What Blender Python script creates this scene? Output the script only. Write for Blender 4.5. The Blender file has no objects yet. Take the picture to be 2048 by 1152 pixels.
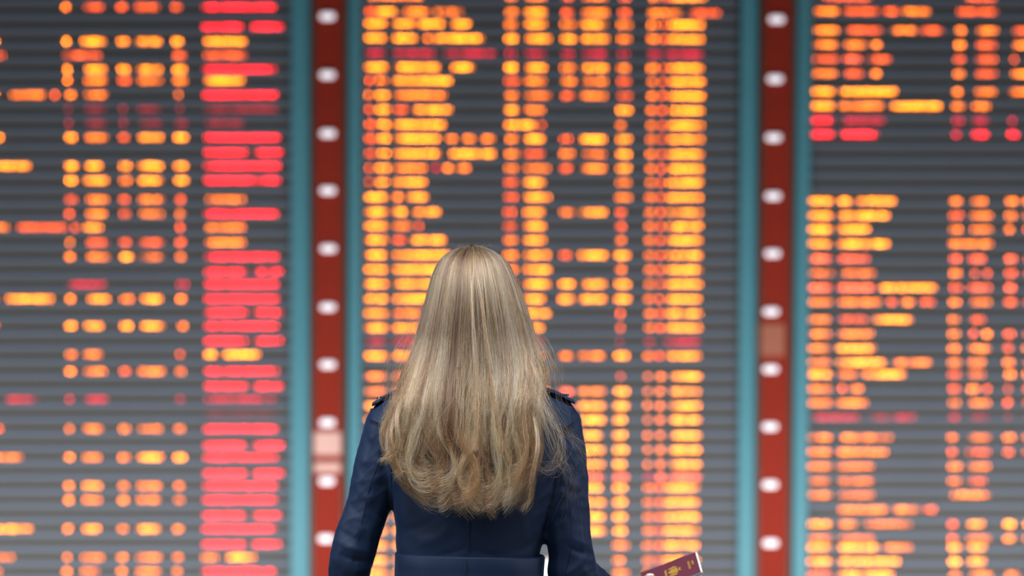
import bpy, bmesh, math, random
import numpy as np
from mathutils import Vector, Matrix
from mathutils.bvhtree import BVHTree

rng = np.random.default_rng(7)
random.seed(7)
SC = bpy.context.scene
COL = SC.collection

# ------------------------------------------------------------------ camera, world, lights, exposure
CAM_Y, CAM_Z, PX = -4.8, 1.6, 0.001          # at the woman (y = 0) one photo pixel is one millimetre
BOARD_Y = 5.2
cam_d = bpy.data.cameras.new('camera'); cam = bpy.data.objects.new('camera', cam_d); COL.objects.link(cam)
cam.location = (0, CAM_Y, CAM_Z); cam.rotation_euler = (math.radians(90), 0, 0)
cam_d.sensor_width = 36; cam_d.lens = 36 * 4.8 / 2.048
cam_d.dof.use_dof = True; cam_d.dof.focus_distance = 4.68
cam_d.dof.aperture_fstop = 1.85
cam_d.clip_end = 100
SC.camera = cam
SC.view_settings.view_transform = 'Standard'; SC.view_settings.look = 'None'
SC.view_settings.gamma = 1; SC.view_settings.exposure = 0
try: SC.view_settings.use_curve_mapping = False
except Exception: pass
SC.cycles.use_denoising = True
SC.cycles.sample_clamp_indirect = 3
SC.cycles.max_bounces = 6
SC.cycles.caustics_reflective = False; SC.cycles.caustics_refractive = False

w = bpy.data.worlds.new('hall_light'); SC.world = w; w.use_nodes = True
w.node_tree.nodes['Background'].inputs[0].default_value = (0.80, 0.86, 1.0, 1)
w.node_tree.nodes['Background'].inputs[1].default_value = 0.07

def area(name, loc, target, sx, sy, power, color=(1, 1, 1), spread=180):
    l = bpy.data.lights.new(name, 'AREA'); l.shape = 'RECTANGLE'; l.size = sx; l.size_y = sy
    l.energy = power; l.color = color; l.spread = math.radians(spread)
    o = bpy.data.objects.new(name, l); COL.objects.link(o); o.location = loc
    o.rotation_euler = (Vector(target) - Vector(loc)).to_track_quat('-Z', 'Y').to_euler()
    return o
area('ceiling_panel_light', (-0.3, -1.5, 4.2), (0, 0, 1.3), 2.6, 1.6, 59, (0.95, 0.97, 1.0), 75)
area('side_fill_light', (-3.2, -1.3, 2.6), (0, 0, 1.2), 1.0, 1.6, 13, (0.82, 0.90, 1.0), 60)  # added side fills to bring out the coat folds, no window there
area('side_fill_light', (3.4, -0.6, 2.5), (0, 0, 1.3), 1.0, 1.6, 9, (0.90, 0.94, 1.0), 60)
area('haze_fill_light', (0, 3.75, 0.12), (0, 5.2, 1.2), 10.0, 0.35, 138, (1.0, 0.99, 0.98))  # added unseen fill, stands in for the haze brightening the lower boards

# ------------------------------------------------------------------ helpers
def P(px, py, y=0.0):
    k = (y - CAM_Y) / 4.8 * PX
    return Vector(((px - 1024) * k, y, CAM_Z - (py - 576) * k))
def B(px, py, d=0.0):
    return P(px, py, BOARD_Y - d)

def tag(o, label=None, cat=None, group=None, kind=None):
    if label: o['label'] = label
    if cat: o['category'] = cat
    if group: o['group'] = group
    if kind: o['kind'] = kind
    return o
def empty(name, loc=(0, 0, 0)):
    o = bpy.data.objects.new(name, None); COL.objects.link(o); o.location = loc
    o.empty_display_size = 0.1
    return o
def link(name, me, mat=None, parent=None, smooth=False):
    if mat: me.materials.append(mat)
    o = bpy.data.objects.new(name, me); COL.objects.link(o)
    if parent:
        o.parent = parent
        o.matrix_parent_inverse = Matrix.Translation(-parent_world(parent))
    if smooth: me.shade_smooth()
    return o
def parent_world(p):
    v = Vector(p.location)
    q = p.parent
    if p.type == 'EMPTY' and q is None: return v
    return PW.get(p.name, v)
PW = {}
def mesh_from(name, V, F):
    me = bpy.data.meshes.new(name); me.from_pydata([tuple(v) for v in V], [], F); me.update(); return me
def bm_mesh(name, bm):
    me = bpy.data.meshes.new(name); bm.to_mesh(me); bm.free(); return me

def box_bm(bm, lo, hi, shift_top=0.0):
    """box; shift_top leans its top sideways"""
    x0, y0, z0 = lo; x1, y1, z1 = hi
    vs = [bm.verts.new((x + (shift_top if z == z1 else 0), y, z)) for z in (z0, z1) for y in (y0, y1) for x in (x0, x1)]
    for f in ((0, 2, 3, 1), (4, 5, 7, 6), (0, 1, 5, 4), (2, 6, 7, 3), (0, 4, 6, 2), (1, 3, 7, 5)):
        bm.faces.new([vs[i] for i in f])
def box(name, lo, hi, mat, parent=None, bevel=0.0, shift_top=0.0):
    bm = bmesh.new(); box_bm(bm, lo, hi, shift_top)
    if bevel: bmesh.ops.bevel(bm, geom=bm.edges[:], offset=bevel, segments=1, affect='EDGES')
    return link(name, bm_mesh(name, bm), mat, parent)

def material(name, base, rough=0.6, metal=0.0, spec=0.5, sheen=0.0, emis=None, estr=1.0, noise=0.0, nscale=20.0, bump=0.0, bscale=200.0):
    m = bpy.data.materials.new(name); m.use_nodes = True
    nt = m.node_tree; b = nt.nodes['Principled BSDF']
    b.inputs['Base Color'].default_value = (*base, 1); b.inputs['Roughness'].default_value = rough
    b.inputs['Metallic'].default_value = metal; b.inputs['Specular IOR Level'].default_value = spec
    if sheen:
        b.inputs['Sheen Weight'].default_value = sheen; b.inputs['Sheen Roughness'].default_value = 0.35
        b.inputs['Sheen Tint'].default_value = (0.25, 0.45, 1, 1)
    if emis:
        b.inputs['Emission Color'].default_value = (*emis, 1); b.inputs['Emission Strength'].default_value = estr
    tc = nt.nodes.new('ShaderNodeTexCoord')
    if noise:
        n = nt.nodes.new('ShaderNodeTexNoise'); n.inputs['Scale'].default_value = nscale; n.inputs['Detail'].default_value = 4
        nt.links.new(tc.outputs['Object'], n.inputs['Vector'])
        mx = nt.nodes.new('ShaderNodeMix'); mx.data_type = 'RGBA'
        mx.inputs['A'].default_value = (*[c * (1 - noise) for c in base], 1)
        mx.inputs['B'].default_value = (*[min(1, c * (1 + noise)) for c in base], 1)
        nt.links.new(n.outputs['Fac'], mx.inputs['Factor']); nt.links.new(mx.outputs['Result'], b.inputs['Base Color'])
    if bump:
        n2 = nt.nodes.new('ShaderNodeTexNoise'); n2.inputs['Scale'].default_value = bscale; n2.inputs['Detail'].default_value = 3
        nt.links.new(tc.outputs['Object'], n2.inputs['Vector'])
        bp = nt.nodes.new('ShaderNodeBump'); bp.inputs['Strength'].default_value = bump; bp.inputs['Distance'].default_value = 0.001
        nt.links.new(n2.outputs['Fac'], bp.inputs['Height']); nt.links.new(bp.outputs['Normal'], b.inputs['Normal'])
    return m

M_TEAL = material('teal_painted_metal', (0.085, 0.30, 0.37), 0.5, noise=0.06, nscale=6)
M_SLAT = material('blue_grey_slat', (0.125, 0.165, 0.222), 0.55, noise=0.08, nscale=5)
M_BACK = material('brown_black_panel', (0.084, 0.067, 0.048), 0.7, noise=0.08, nscale=5)
M_RED = material('red_lacquered_pillar', (0.30, 0.026, 0.013), 0.7, spec=0.15, noise=0.12, nscale=3)
M_BROWN = material('dark_brown_edge', (0.13, 0.055, 0.03), 0.5)
M_LAMP = material('white_lamp_face', (0.9, 0.9, 0.92), 0.4, emis=(0.92, 0.88, 0.98), estr=0.68)
M_PALE = material('painted_pink_reflection', (0.80, 0.48, 0.42), 0.6, noise=0.1, nscale=15)  # pink reflection on the pillar, put into a flat colour
M_TAN = material('painted_brown_reflection', (0.42, 0.14, 0.08), 0.6, noise=0.1, nscale=15)  # brown reflection on the pillar, put into a flat colour
M_WALL = material('grey_wall_paint', (0.22, 0.25, 0.27), 0.8, noise=0.05, nscale=3)
M_FLOOR = material('polished_terrazzo', (0.36, 0.36, 0.36), 0.25, noise=0.25, nscale=60)
M_CEIL = material('ceiling_panel', (0.55, 0.56, 0.58), 0.8, noise=0.03)
M_COAT = material('navy_cotton_gabardine', (0.0042, 0.0118, 0.034), 0.60, spec=0.20, sheen=0.06, noise=0.12, nscale=9, bump=0.25, bscale=900)
M_COAT2 = material('navy_stitching', (0.004, 0.008, 0.02), 0.7, spec=0.2)
M_BUTTON = material('dark_horn_button', (0.012, 0.010, 0.012), 0.25)
M_SKIN = material('skin', (0.62, 0.36, 0.27), 0.45, noise=0.06, nscale=30, bump=0.1, bscale=400)
M_JEANS = material('dark_denim', (0.025, 0.035, 0.06), 0.8, noise=0.2, nscale=80)
M_SHOE = material('black_leather', (0.015, 0.014, 0.014), 0.35)
M_EYE = material('eye_white', (0.8, 0.8, 0.78), 0.2)
M_IRIS = material('iris', (0.08, 0.14, 0.2), 0.2)
M_LIP = material('lip', (0.50, 0.17, 0.15), 0.4)
M_NAIL = material('fingernail', (0.85, 0.66, 0.60), 0.2)
M_PASS = material('maroon_leatherette', (0.105, 0.020, 0.036), 0.45, noise=0.1, nscale=200, bump=0.15, bscale=1500)
M_PAGES = material('white_paper', (0.86, 0.87, 0.88), 0.7)
M_GOLD = material('gold_foil', (0.62, 0.36, 0.06), 0.35, metal=0.5)
M_DARKBLUE = material('dark_cover_edge', (0.02, 0.015, 0.05), 0.5)
M_WHITE = material('white_enamel', (0.6, 0.58, 0.58), 0.35)

# LED emission: colour comes from the colour of each character
M_LED = bpy.data.materials.new('lit_led'); M_LED.use_nodes = True
nt = M_LED.node_tree; nt.nodes.clear()
at_ = nt.nodes.new('ShaderNodeAttribute'); at_.attribute_name = 'led'
em = nt.nodes.new('ShaderNodeEmission'); om = nt.nodes.new('ShaderNodeOutputMaterial')
nt.links.new(at_.outputs['Color'], em.inputs['Color']); em.inputs['Strength'].default_value = 1.15
nt.links.new(em.outputs[0], om.inputs['Surface'])
M_LED.cycles.emission_sampling = 'NONE'

# ------------------------------------------------------------------ the setting
def slab(name, lo, hi, mat):
    o = box(name, lo, hi, mat); o['kind'] = 'structure'; return o
slab('floor', (-8, -6.5, -0.1), (8, 5.42, 0.0), M_FLOOR)
slab('wall_back', (-8, 5.42, -0.1), (8, 5.6, 5.0), M_WALL)

# ------------------------------------------------------------------ display boards
FONT = {
 '0': '01110 10001 10011 10101 11001 10001 01110', '1': '00100 01100 00100 00100 00100 00100 01110',
 '2': '01110 10001 00001 00110 01000 10000 11111', '3': '01110 10001 00001 00110 00001 10001 01110',
 '4': '00010 00110 01010 10010 11111 00010 00010', '5': '11111 10000 11110 00001 00001 10001 01110',
 '6': '01110 10000 10000 11110 10001 10001 01110', '7': '11111 00001 00010 00100 01000 01000 01000',
 '8': '01110 10001 10001 01110 10001 10001 01110', '9': '01110 10001 10001 01111 00001 00001 01110',
 'A': '01110 10001 10001 11111 10001 10001 10001', 'E': '11111 10000 10000 11110 10000 10000 11111',
 'R': '11110 10001 10001 11110 10100 10010 10001', 'N': '10001 11001 10101 10011 10001 10001 10001',
 'O': '01110 10001 10001 10001 10001 10001 01110', 'S': '01111 10000 10000 01110 00001 00001 11110',
 'H': '10001 10001 10001 11111 10001 10001 10001', 'M': '10001 11011 10101 10101 10001 10001 10001',
 'D': '11110 10001 10001 10001 10001 10001 11110', 'B': '11110 10001 10001 11110 10001 10001 11110'}
GL = []
for s in FONT.values():
    runs = []
    for r, row in enumerate(s.split()):
        c = 0
        while c < 5:
            if row[c] == '1':
                e = c
                while e < 5 and row[e] == '1': e += 1
                runs.append((c, e, r)); c = e
            else: c += 1
    GL.append((runs, sum(e - c for c, e, r in runs)))
DOT = 0.78            # px between dots
DISC = 24.0           # the blur the lens gives on the board, px

# colour, mean strength, spread of the strength from character to character
CODE = {'O': ((29, 6.4, 0.03), 1.0, 0.30), 'o': ((23, 4.0, 0.03), 0.78, 0.42), 'd': ((16, 2.6, 0.05), 0.8, 0.25),
        'F': ((17, 1.7, 0.10), 0.78, 0.38), 'R': ((22, 0.18, 0.34), 1.0, 0.22), 'D': ((3.8, 0.05, 0.14), 0.72, 0.35),
        'M': ((7.5, 0.07, 0.28), 0.80, 0.30), 'E': ((1.6, 0.03, 0.03), 0.8, 0.3), 'W': ((25, 2.6, 0.6), 0.85, 0.30)}

def lit_text(x0, x1, y, code, parent, slope):
    x0 += DISC / 2 - 0.6; x1 -= DISC / 2 - 0.6
    wdt = max(x1 - x0, 3.9)
    xc = (x0 + x1) / 2
    n = max(1, int(round((wdt + 3.0) / 7.0)))
    pitch = (wdt - 3.9) / (n - 1) if n > 1 else 0
    xs = [xc - wdt / 2 + i * pitch for i in range(n)] if n > 1 else [xc - 1.95]
    colr, mean, var = CODE[code]
    V, F, Cc = [], [], []
    half = DOT * 3.5
    for i, xx in enumerate(xs):
        runs, area_ = GL[random.randrange(len(GL))]
        k = mean * (1 + var * random.uniform(-1, 1))
        if n > 3 and i in (0, n - 1): k *= 0.68
        if n > 5 and random.random() < 0.16: k *= 0.35
        if n == 1: k *= 1.9
        elif n == 2: k *= 1.45
        elif n == 3: k *= 1.15
        k *= 20.5 / area_ if n > 3 else 17.0 / area_
        for c, e, r in runs:
            xa, xb = xx + c * DOT, xx + e * DOT - 0.06
            yy = y + slope * (xx - 725) - half + r * DOT
            b0 = len(V)
            for (qx, qy) in ((xa, yy + DOT * .94), (xb, yy + DOT * .94), (xb, yy), (xa, yy)):
                V.append(B(qx, qy, 0.0105))
            F.append((b0, b0 + 1, b0 + 2, b0 + 3))
            Cc.extend([(colr[0] * k, colr[1] * k * random.uniform(.9, 1.1), colr[2] * k, 1)] * 4)
    me = mesh_from('lit_text', V, F)
    a = me.attributes.new('led', 'FLOAT_COLOR', 'POINT')
    a.data.foreach_set('color', np.array(Cc, dtype=np.float32).ravel())
    return link('lit_text', me, M_LED, parent)

Z_LO, Z_HI = 0.30, 3.20
def board(label, xl, xr, fl, fr, lean_l, lean_r, rows, dark0, slope):
    """xl..xr: slatted field in photo px; fl/fr: widths of the teal side frames"""
    root = empty('departure_board', (B((xl + xr) / 2, 576)[0], BOARD_Y + 0.1, 0.0))
    tag(root, label, 'departure board', 'three tall departure boards side by side')
    X = lambda p: B(p, 576)[0]
    box('back_panel', (X(xl - 4), BOARD_Y, Z_LO), (X(xr + 4), BOARD_Y + 0.06, Z_HI), M_BACK, root)
    # side frames, slightly leaning as in the photograph
    box('side_frame', (X(xl - fl), BOARD_Y - 0.030, Z_LO), (X(xl), BOARD_Y + 0.07, Z_HI), M_TEAL, root, 0.006, X(1024 + lean_l))
    box('side_frame', (X(xr), BOARD_Y - 0.030, Z_LO), (X(xr + fr), BOARD_Y + 0.07, Z_HI), M_TEAL, root, 0.006, X(1024 + lean_r))
    box('top_rail', (X(xl - fl) + X(1024 + lean_l), BOARD_Y - 0.030, Z_HI), (X(xr + fr) + X(1024 + lean_r), BOARD_Y + 0.07, Z_HI + 0.09), M_TEAL, root, 0.006)
    box('bottom_rail', (X(xl - fl), BOARD_Y - 0.030, Z_LO - 0.09), (X(xr + fr), BOARD_Y + 0.07, Z_LO), M_TEAL, root, 0.006)
    for s in (-1, 1):
        cx = X((xl + xr) / 2) + s * 0.6
        box('foot', (cx - 0.06, BOARD_Y - 0.02, 0.0), (cx + 0.06, BOARD_Y + 0.06, Z_LO - 0.09), M_TEAL, root, 0.004)
    # slats: one every 28.8 px
    sm = None
    y = dark0 + 14.4
    while y > -40: y -= 28.8
    while y < 1195:
        z = B(0, y)[2]
        if sm is None:
            bm = bmesh.new(); L = X(xr + 2) - X(xl - 2)
            box_bm(bm, (-L / 2, -0.008, -0.0142), (L / 2, 0, 0.0142))
            bmesh.ops.bevel(bm, geom=bm.edges[:], offset=0.003, segments=1, affect='EDGES')
            sm = bm_mesh('slat', bm); sm.materials.append(M_SLAT)
        o = bpy.data.objects.new('slat', sm); COL.objects.link(o); o.parent = root
        o.location = Vector((X((xl + xr) / 2), BOARD_Y, z)) - root.location
        y += 28.8
    for line in rows.strip().splitlines():
        ys, rest = line.split(':')
        y = float(ys)
        for f in rest.split():
            a, b = f[1:].split(','); lit_text(float(a), float(b), y, f[0], root, slope * max(0, 1 - max(y, 0) / 700))
    return root

ROWS_L = """
14: o117,146 F161,214 F227,261 F263,326 F336,370 R396,559
54: R397,493 R495,574
83: O-25,5 O118,148 O155,218 O228,264 O265,330 O338,372 O401,500
111: F-25,18 F119,210 F339,378 F401,500
139: O120,150 O163,219 O229,265 O267,331 O339,379 R398,561
161: o120,150 o161,220 F230,268 o268,332 o340,381 O403,495
190: o-25,3 o13,97 F97,122 o125,157 o162,221 d344,370 R399,562
218: D122,151 D164,219 D231,261 D268,328 D346,374 D401,562
246: D123,152 D164,221 D232,262 D272,330 D343,381 D404,495
275: O-25,12 O124,159 o165,222 F232,264 O270,333 O342,382 R401,568
305: R401,502 R502,572
332: O-25,68 O124,162 O165,211 O233,269 O270,333 O342,382 R401,568
361: O125,160 O161,223 o233,269 O270,333 O343,383 R401,568
399: F124,162 o166,224 F232,265 o270,335 F345,376 o405,498
428: F124,155 o166,220 F233,267 o272,335 d345,376 R401,564
455: o-25,25 F28,141 F141,160 O161,212 F348,372 o405,498
485: o125,155 F166,225 F233,267 F270,335 F345,377 o405,498
514: o125,156 o168,226 O234,272 d272,336 d346,377 R402,565
544: R402,502 R502,573
569: M126,220 M347,383 R403,564
598: F-25,4 O6,115 o125,156 O168,226 o234,274 O276,332 o346,378 R402,565
625: R402,502 R502,573
652: F-25,5 O125,159 O162,213 O234,272 O276,336 o350,381 R402,564
682: R402,502 R502,573
709: o125,160 o161,212 F348,372 O402,440 O440,527
743: o125,156 o162,220 F234,267 o270,337 d345,378 R402,565
773: R402,502 R502,573
799: M5,81 M125,154 M163,224 D345,376 M402,563
828: E402,563
858: F-25,12 o124,154 o160,212 o232,267 o269,332 d343,376 R400,563
891: R400,498 R498,575
915: o-25,52 o123,154 o159,209 o231,267 O268,334 O341,379 R400,562
947: R399,500 R500,575
972: o122,153 O159,210 o231,265 o267,330 d342,375 R399,562
1000: o122,153 o158,210 o230,263 o267,328 d342,375 R398,561
1031: R398,497 R497,569
1058: O-25,72 o120,151 O159,208 o229,262 O266,327 o340,373 R397,560
1089: R397,497 R497,569
1115: o-25,35 o119,149 o156,215 o228,261 o265,330 d340,372 o396,443 O445,519
1143: o-25,9 o118,149 o155,206 o228,259 o264,330 d339,371 R396,558
1172: o117,148 o155,210 o228,259 o264,330 R396,558
"""
def cen():
    out = []
    def last(x0, y, b='O'):
        if y < 150: return f'o{x0},{x0+36} F{x0+28},{x0+54} {b}{x0+42},{x0+127}'
        if y < 730: return f'd{x0},{x0+33} F{x0+25},{x0+50} {b}{x0+42},{x0+128}'
        if y < 966: return f'd{x0},{x0+30} d{x0+25},{x0+56} {b}{x0+54},{x0+129}'
        return f'd{x0},{x0+36} F{x0+28},{x0+50} {b}{x0+40},{x0+126}'
    A = [(-8,'o728,855 o1004,1040 o1043,1100 F1117,1155 o1157,1225 F1232,1268',1292),
     (23,'F724,758 O745,800 o800,866 o862,934 o1004,1042 O1043,1100 F1116,1154 o1157,1225 F1231,1267 o1289,1372 F1372,1448',None),
     (47,'O723,780 O780,838 O828,896 O897,949 o1003,1042 O1043,1100 o1115,1158 O1155,1223 o1228,1271',1288),
     (76,'O723,779 O779,841 o842,870 O860,975 O1003,1042 O1045,1110 O1115,1158 O1157,1225 o1228,1270',1288),
     (106,'M724,778 M780,878 M880,998 M1004,1040 M1042,1100 M1116,1155 M1157,1224 M1229,1266 M1289,1330 M1325,1413',None),
     (134,'O723,782 O782,886 O896,955 O1003,1041 O1045,1100 o1115,1156 O1155,1223 o1227,1267',1287),
     (161,'F724,752 o745,782 O780,911 F1003,1045 o1043,1099 o1117,1158 o1157,1222 F1229,1269',1289),
     (190,'d724,750 O744,785 o782,901 o1005,1043 d1043,1109 F1116,1154 o1155,1221 F1229,1271',1288),
     (219,'F724,752 O745,788 F782,822 O822,911 O1004,1043 o1043,1097 O1227,1271',1287),
     (249,'F724,758 O750,786 O782,898 O1003,1080 F1070,1097 d1226,1258',1287),
     (277,'F724,758 O750,786 O782,886 o886,920 o920,958 o956,996 o1005,1044 O1044,1096 F1114,1151 O1154,1220 O1227,1270',1287),
     (307,'F724,758 O750,786 O782,889 O891,998 o1004,1044 F1040,1096 o1113,1156 d1158,1220 O1227,1269',1286),
     (336,'F724,752 O745,788 o782,860 M858,886 o880,912 o908,947 o1003,1042 o1042,1108 F1113,1151 o1154,1220 O1226,1269',1285),
     (364,'F724,752 O745,784 O780,861 F1002,1042 O1042,1096 o1225,1269',1285),
     (394,'O723,782 o780,812 O808,863 F1002,1042 O1042,1109 o1224,1271',1284),
     (424,'O723,782 O780,820 O820,888 F1001,1038 O1040,1096 o1113,1155 O1152,1221 F1226,1258',1284),
     (452,'O723,782 o780,830 F825,851 F1001,1040 O1042,1098 F1226,1258',1284),
     (480,'O723,782 F780,818 O815,898 o1001,1042 O1042,1098 d1226,1258',1283),
     (510,'O723,782 O780,910 o1001,1042 O1042,1108 F1112,1150 O1150,1221 O1223,1268',1283),
     (539,'O723,782 O780,900 o1001,1042 O1042,1109 d1226,1258',1283),
     (568,'O723,782 O780,900 o1001,1042 O1042,1108 O1112,1155 O1155,1220 O1223,1268',1283),
     (598,'O723,782 O780,900 O1001,1042 O1042,1096 O1111,1155 O1154,1220 O1222,1269',1281),
     (627,'O723,782 o780,900 O1001,1042 O1042,1107 F1226,1256',1283),
     (656,'O723,782 O780,900 O1001,1042 O1042,1094 F1226,1256',1283),
     (684,'M727,778 M780,870 M1001,1092 D1224,1254 D1283,1316 M1320,1408',None),
     (712,'O723,782 O780,900 O1001,1042 O1042,1093 o1112,1152 o1150,1216 O1222,1265',1281),
     (753,'o723,782 o780,900 o1001,1042 o1042,1096 F1226,1256',1281),
     (783,'o724,782 o780,900 o1001,1042 O1042,1105 W1111,1152 o1150,1218 O1222,1265',1280)]
    for y, s, x in A:
        out.append(f'{y}: {s}' + (' ' + last(x, y) if x else ''))
    yy = [(812,1217,1265),(840,1217,1259),(871,1210,1260),(900,1216,1263),(929,1216,1259),(955,1216,1264),(976,1211,1260),(1005,1218,1260),(1034,1216,1260),(1062,1218,1260)]
    for y, a, b in yy:
        if y == 955: out.append(f'{y}: W724,900 W1001,1100 W1111,{a} W1221,{b} M1280,1316 W1306,1338 W1334,1409')
        else: out.append(f'{y}: O724,782 O780,890 O1001,1105 o1111,1152 O1150,{a} O1220,{b} ' + last(1280, y))
    for y, b in ((1091,1265),(1121,1255),(1147,1265),(1176,1265)):
        out.append(f'{y}: O724,782 O780,890 O1001,1060 o1219,{b} ' + last(1279, y))
    return '\n'.join(out)
ROWS_R = """
-8: F1640,1752 F1920,2000
20: o1622,1685 F1680,1765 F1760,1805 o1798,1868 F1906,2003
58: o1621,1684 F1684,1772 o1775,1840 F1835,1894 o1904,1938 o1947,2004 F2019,2075
87: o1620,1682 o1682,1742 o1738,1770 o1903,1937 F1946,2001 o2019,2075
116: F1619,1684 W1680,1730 F1725,1789 F1901,1936 F1945,2002 F2014,2043
145: o1619,1682 F1682,1735 o1735,1768 o1901,1936 F1944,2002 o2016,2075
181: O1617,1675 O1673,1802 o1899,1931 o1943,2000 o2012,2075
210: O1617,1675 o1673,1775 O1775,1890 o1898,1936 o1937,1987
239: R1616,1675 M1675,1778 M1898,1935 M1938,1985 M2010,2039
267: R1616,1675 R1675,1765 M1897,1928 R1937,1984 R2009,2044
401: O1611,1672 O1670,1710 O1708,1799 o1893,1931 o1935,1982 o2005,2043 o2040,2080
430: O1610,1672 O1672,1786 F1892,1933 o1934,1992 o2004,2039 o2040,2080
458: O1610,1672 O1670,1747 o1892,1931 o1934,1992 o2003,2034 F2041,2080
487: O1610,1668 O1668,1786 o1891,1993
517: W1611,1670 W1670,1746 W1893,1929 W1930,1978 W2004,2040 F2042,2080
546: d1611,1675 d1672,1758 o1893,1929 F1935,1965 F1960,1990 F2004,2040 F2043,2080
575: W1611,1670 W1668,1755 O1752,1880 F1893,1930 W1930,1990 W2004,2038
604: o1611,1672 o1670,1770 F1768,1800 o1795,1835 F1832,1878 o1892,1928 o1934,1990 F2002,2040 F2041,2080
639: o1610,1668 F1670,1742 O1740,1833 o1890,1926 F1933,1978
668: o1610,1670 o1670,1755 o1890,1926 F1933,1960 o1958,1990 F2001,2036 F2041,2080
697: o1610,1668 O1666,1759 o1890,1926 o1931,1989 F2000,2032 o2039,2080
725: o1610,1668 O1666,1779 o1779,1869 o1889,1930 o1930,1978 o2000,2035 F2043,2080
749: O1610,1670 d1670,1722 O1720,1818 F1889,1928 d1930,1978 o2003,2037 o2039,2080
778: o1610,1672 F1670,1700 o1692,1733 F1891,1926 o1928,1965 F1960,1989 F2001,2031 F2040,2080
806: o1610,1670 o1668,1743 o1891,1927 o1932,1988 F2000,2031 F2040,2080
835: M1619,1732 D1735,1790 M1780,1840 M1892,1926 D1934,1987 D2002,2030 D2043,2080
875: o1608,1670 o1670,1793 d1888,1921 d1932,1988 o2000,2037 d2039,2080
904: o1608,1670 o1668,1783 F1889,1921 F1925,1988 F2000,2034 F2040,2080
933: o1608,1670 d1668,1755 o1889,1930 o1930,1988
962: d1608,1670 d1670,1757 d1889,1930 F1930,1980
990: o1608,1670 d1670,1756 o1894,1989
1019: o1669,1782 o1780,1845 F1840,1880
1048: O1608,1670 o1670,1722 d1722,1832 F1889,1922 O1928,1976 O2000,2038 O2041,2080
1077: d1609,1670 d1670,1756 F1889,1922 d1926,1989 o2000,2038 o2040,2080
1095: O1608,1670 O1670,1765 o1760,1832 O1889,1930 O1930,1979
1123: O1607,1670 O1670,1808 O1890,1928 O1928,1979
1150: W1608,1670 O1670,1795 o1893,1928 o1934,1992 o2004,2045
1178: o1608,1795 o1893,1990
"""
board('tall departure board on the left, wide column of red lines at its right edge', -190, 582, 40, 39, 2, 2, ROWS_L, 47, 0.0)
board('tall departure board in the middle behind the blonde woman, nearly every line orange', 722, 1474, 27, 35, 0, 9, cen(), 47, 0.005)
board('tall departure board on the right with an empty stretch below its first nine lines', 1613, 2385, 31, 40, 10, 10, ROWS_R, 47, 0.003)

# ------------------------------------------------------------------ red pillars between the boards
def pillar(label, x0, x1, lean, lamps, lamp_x, reflections):
    X = lambda p: B(p, 576)[0]
    root = empty('pillar', ((X(x0) + X(x1)) / 2, BOARD_Y + 0.02, 0))
    tag(root, label, 'pillar', 'red pillars between the boards')
    LT = X(1024 + lean)
    zt = 3.6
    box('shaft', (X(x0), BOARD_Y - 0.045, 0.0), (X(x1), BOARD_Y + 0.10, zt), M_RED, root, 0.004, LT * zt / 2.4)
    for xa, xb in ((x0 - 4, x0 + 2), (x1 - 2, x1 + 4)):
        box('edge_strip', (X(xa), BOARD_Y - 0.052, 0.0), (X(xb), BOARD_Y + 0.05, zt), M_BROWN, root, 0.002, LT * zt / 2.4)
    for y, cx in zip(lamps, lamp_x):
        c = B(cx, y, 0.045)
        bm = bmesh.new(); box_bm(bm, (-.030, -.016, -.0140), (.030, 0.004, .0140))
        bmesh.ops.bevel(bm, geom=bm.edges[:], offset=0.006, segments=2, affect='EDGES')
        me = bm_mesh('lamp', bm)
        o = link('lamp', me, M_LAMP, root); o.matrix_parent_inverse = Matrix(); o.location = c - root.location
    for (cx, cy, hw, hh, mt) in reflections:  # reflections on the glossy shaft, painted as thin coloured plates
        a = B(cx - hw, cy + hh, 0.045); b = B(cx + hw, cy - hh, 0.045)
        box('reflection_patch', (a[0], a[1] - 0.004, a[2]), (b[0], a[1] + 0.002, b[2]), mt, root, 0.001)
    return root
pillar('red lamp-dotted pillar between the left and middle boards, pale pink painted reflection low on it', 627, 686, 3,
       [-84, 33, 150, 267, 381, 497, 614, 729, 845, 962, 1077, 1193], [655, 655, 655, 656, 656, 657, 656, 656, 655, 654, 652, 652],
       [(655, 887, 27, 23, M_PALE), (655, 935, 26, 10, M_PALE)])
pillar('red lamp-dotted pillar between the middle and right boards, faint brown painted reflection halfway down', 1512, 1571, 11,
       [-80, 39, 158, 275, 392, 507, 623, 738, 853, 969, 1086, 1203], [1554, 1553, 1550, 1547, 1546, 1545, 1542, 1541, 1540, 1540, 1541, 1541],
       [(1542, 680, 27, 32, M_TAN)])

# small white stand almost wholly hidden behind the woman's waist
st = empty('information_stand', P(1086, 576, 4.2).xyz * 1); st.location = (P(1086, 576, 4.2)[0], 4.2, 0)
tag(st, 'white stand glimpsed through the gap between the woman\'s right arm and waist', 'stand')
sx = st.location[0]; ztop = P(0, 1114, 4.2)[2]
box('base', (sx - 0.15, 4.08, 0), (sx + 0.15, 4.32, 0.03), M_WHITE, st, 0.004)
box('panel', (sx - 0.055, 4.18, 0.03), (sx + 0.055, 4.22, ztop), M_WHITE, st, 0.006)

# ------------------------------------------------------------------ remesh helper
def remesh(name, bm, voxel, smooth=6, fac=0.5):
    me = bm_mesh(name + '_raw', bm)
    o = bpy.data.objects.new(name + '_raw', me); COL.objects.link(o)
    r = o.modifiers.new('r', 'REMESH'); r.mode = 'VOXEL'; r.voxel_size = voxel
    s = o.modifiers.new('s', 'SMOOTH'); s.factor = fac; s.iterations = smooth
    dg = bpy.context.evaluated_depsgraph_get()
    out = bpy.data.meshes.new_from_object(o.evaluated_get(dg), depsgraph=dg)
    bpy.data.objects.remove(o); bpy.data.meshes.remove(me)
    out.name = name
    return out

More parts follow.
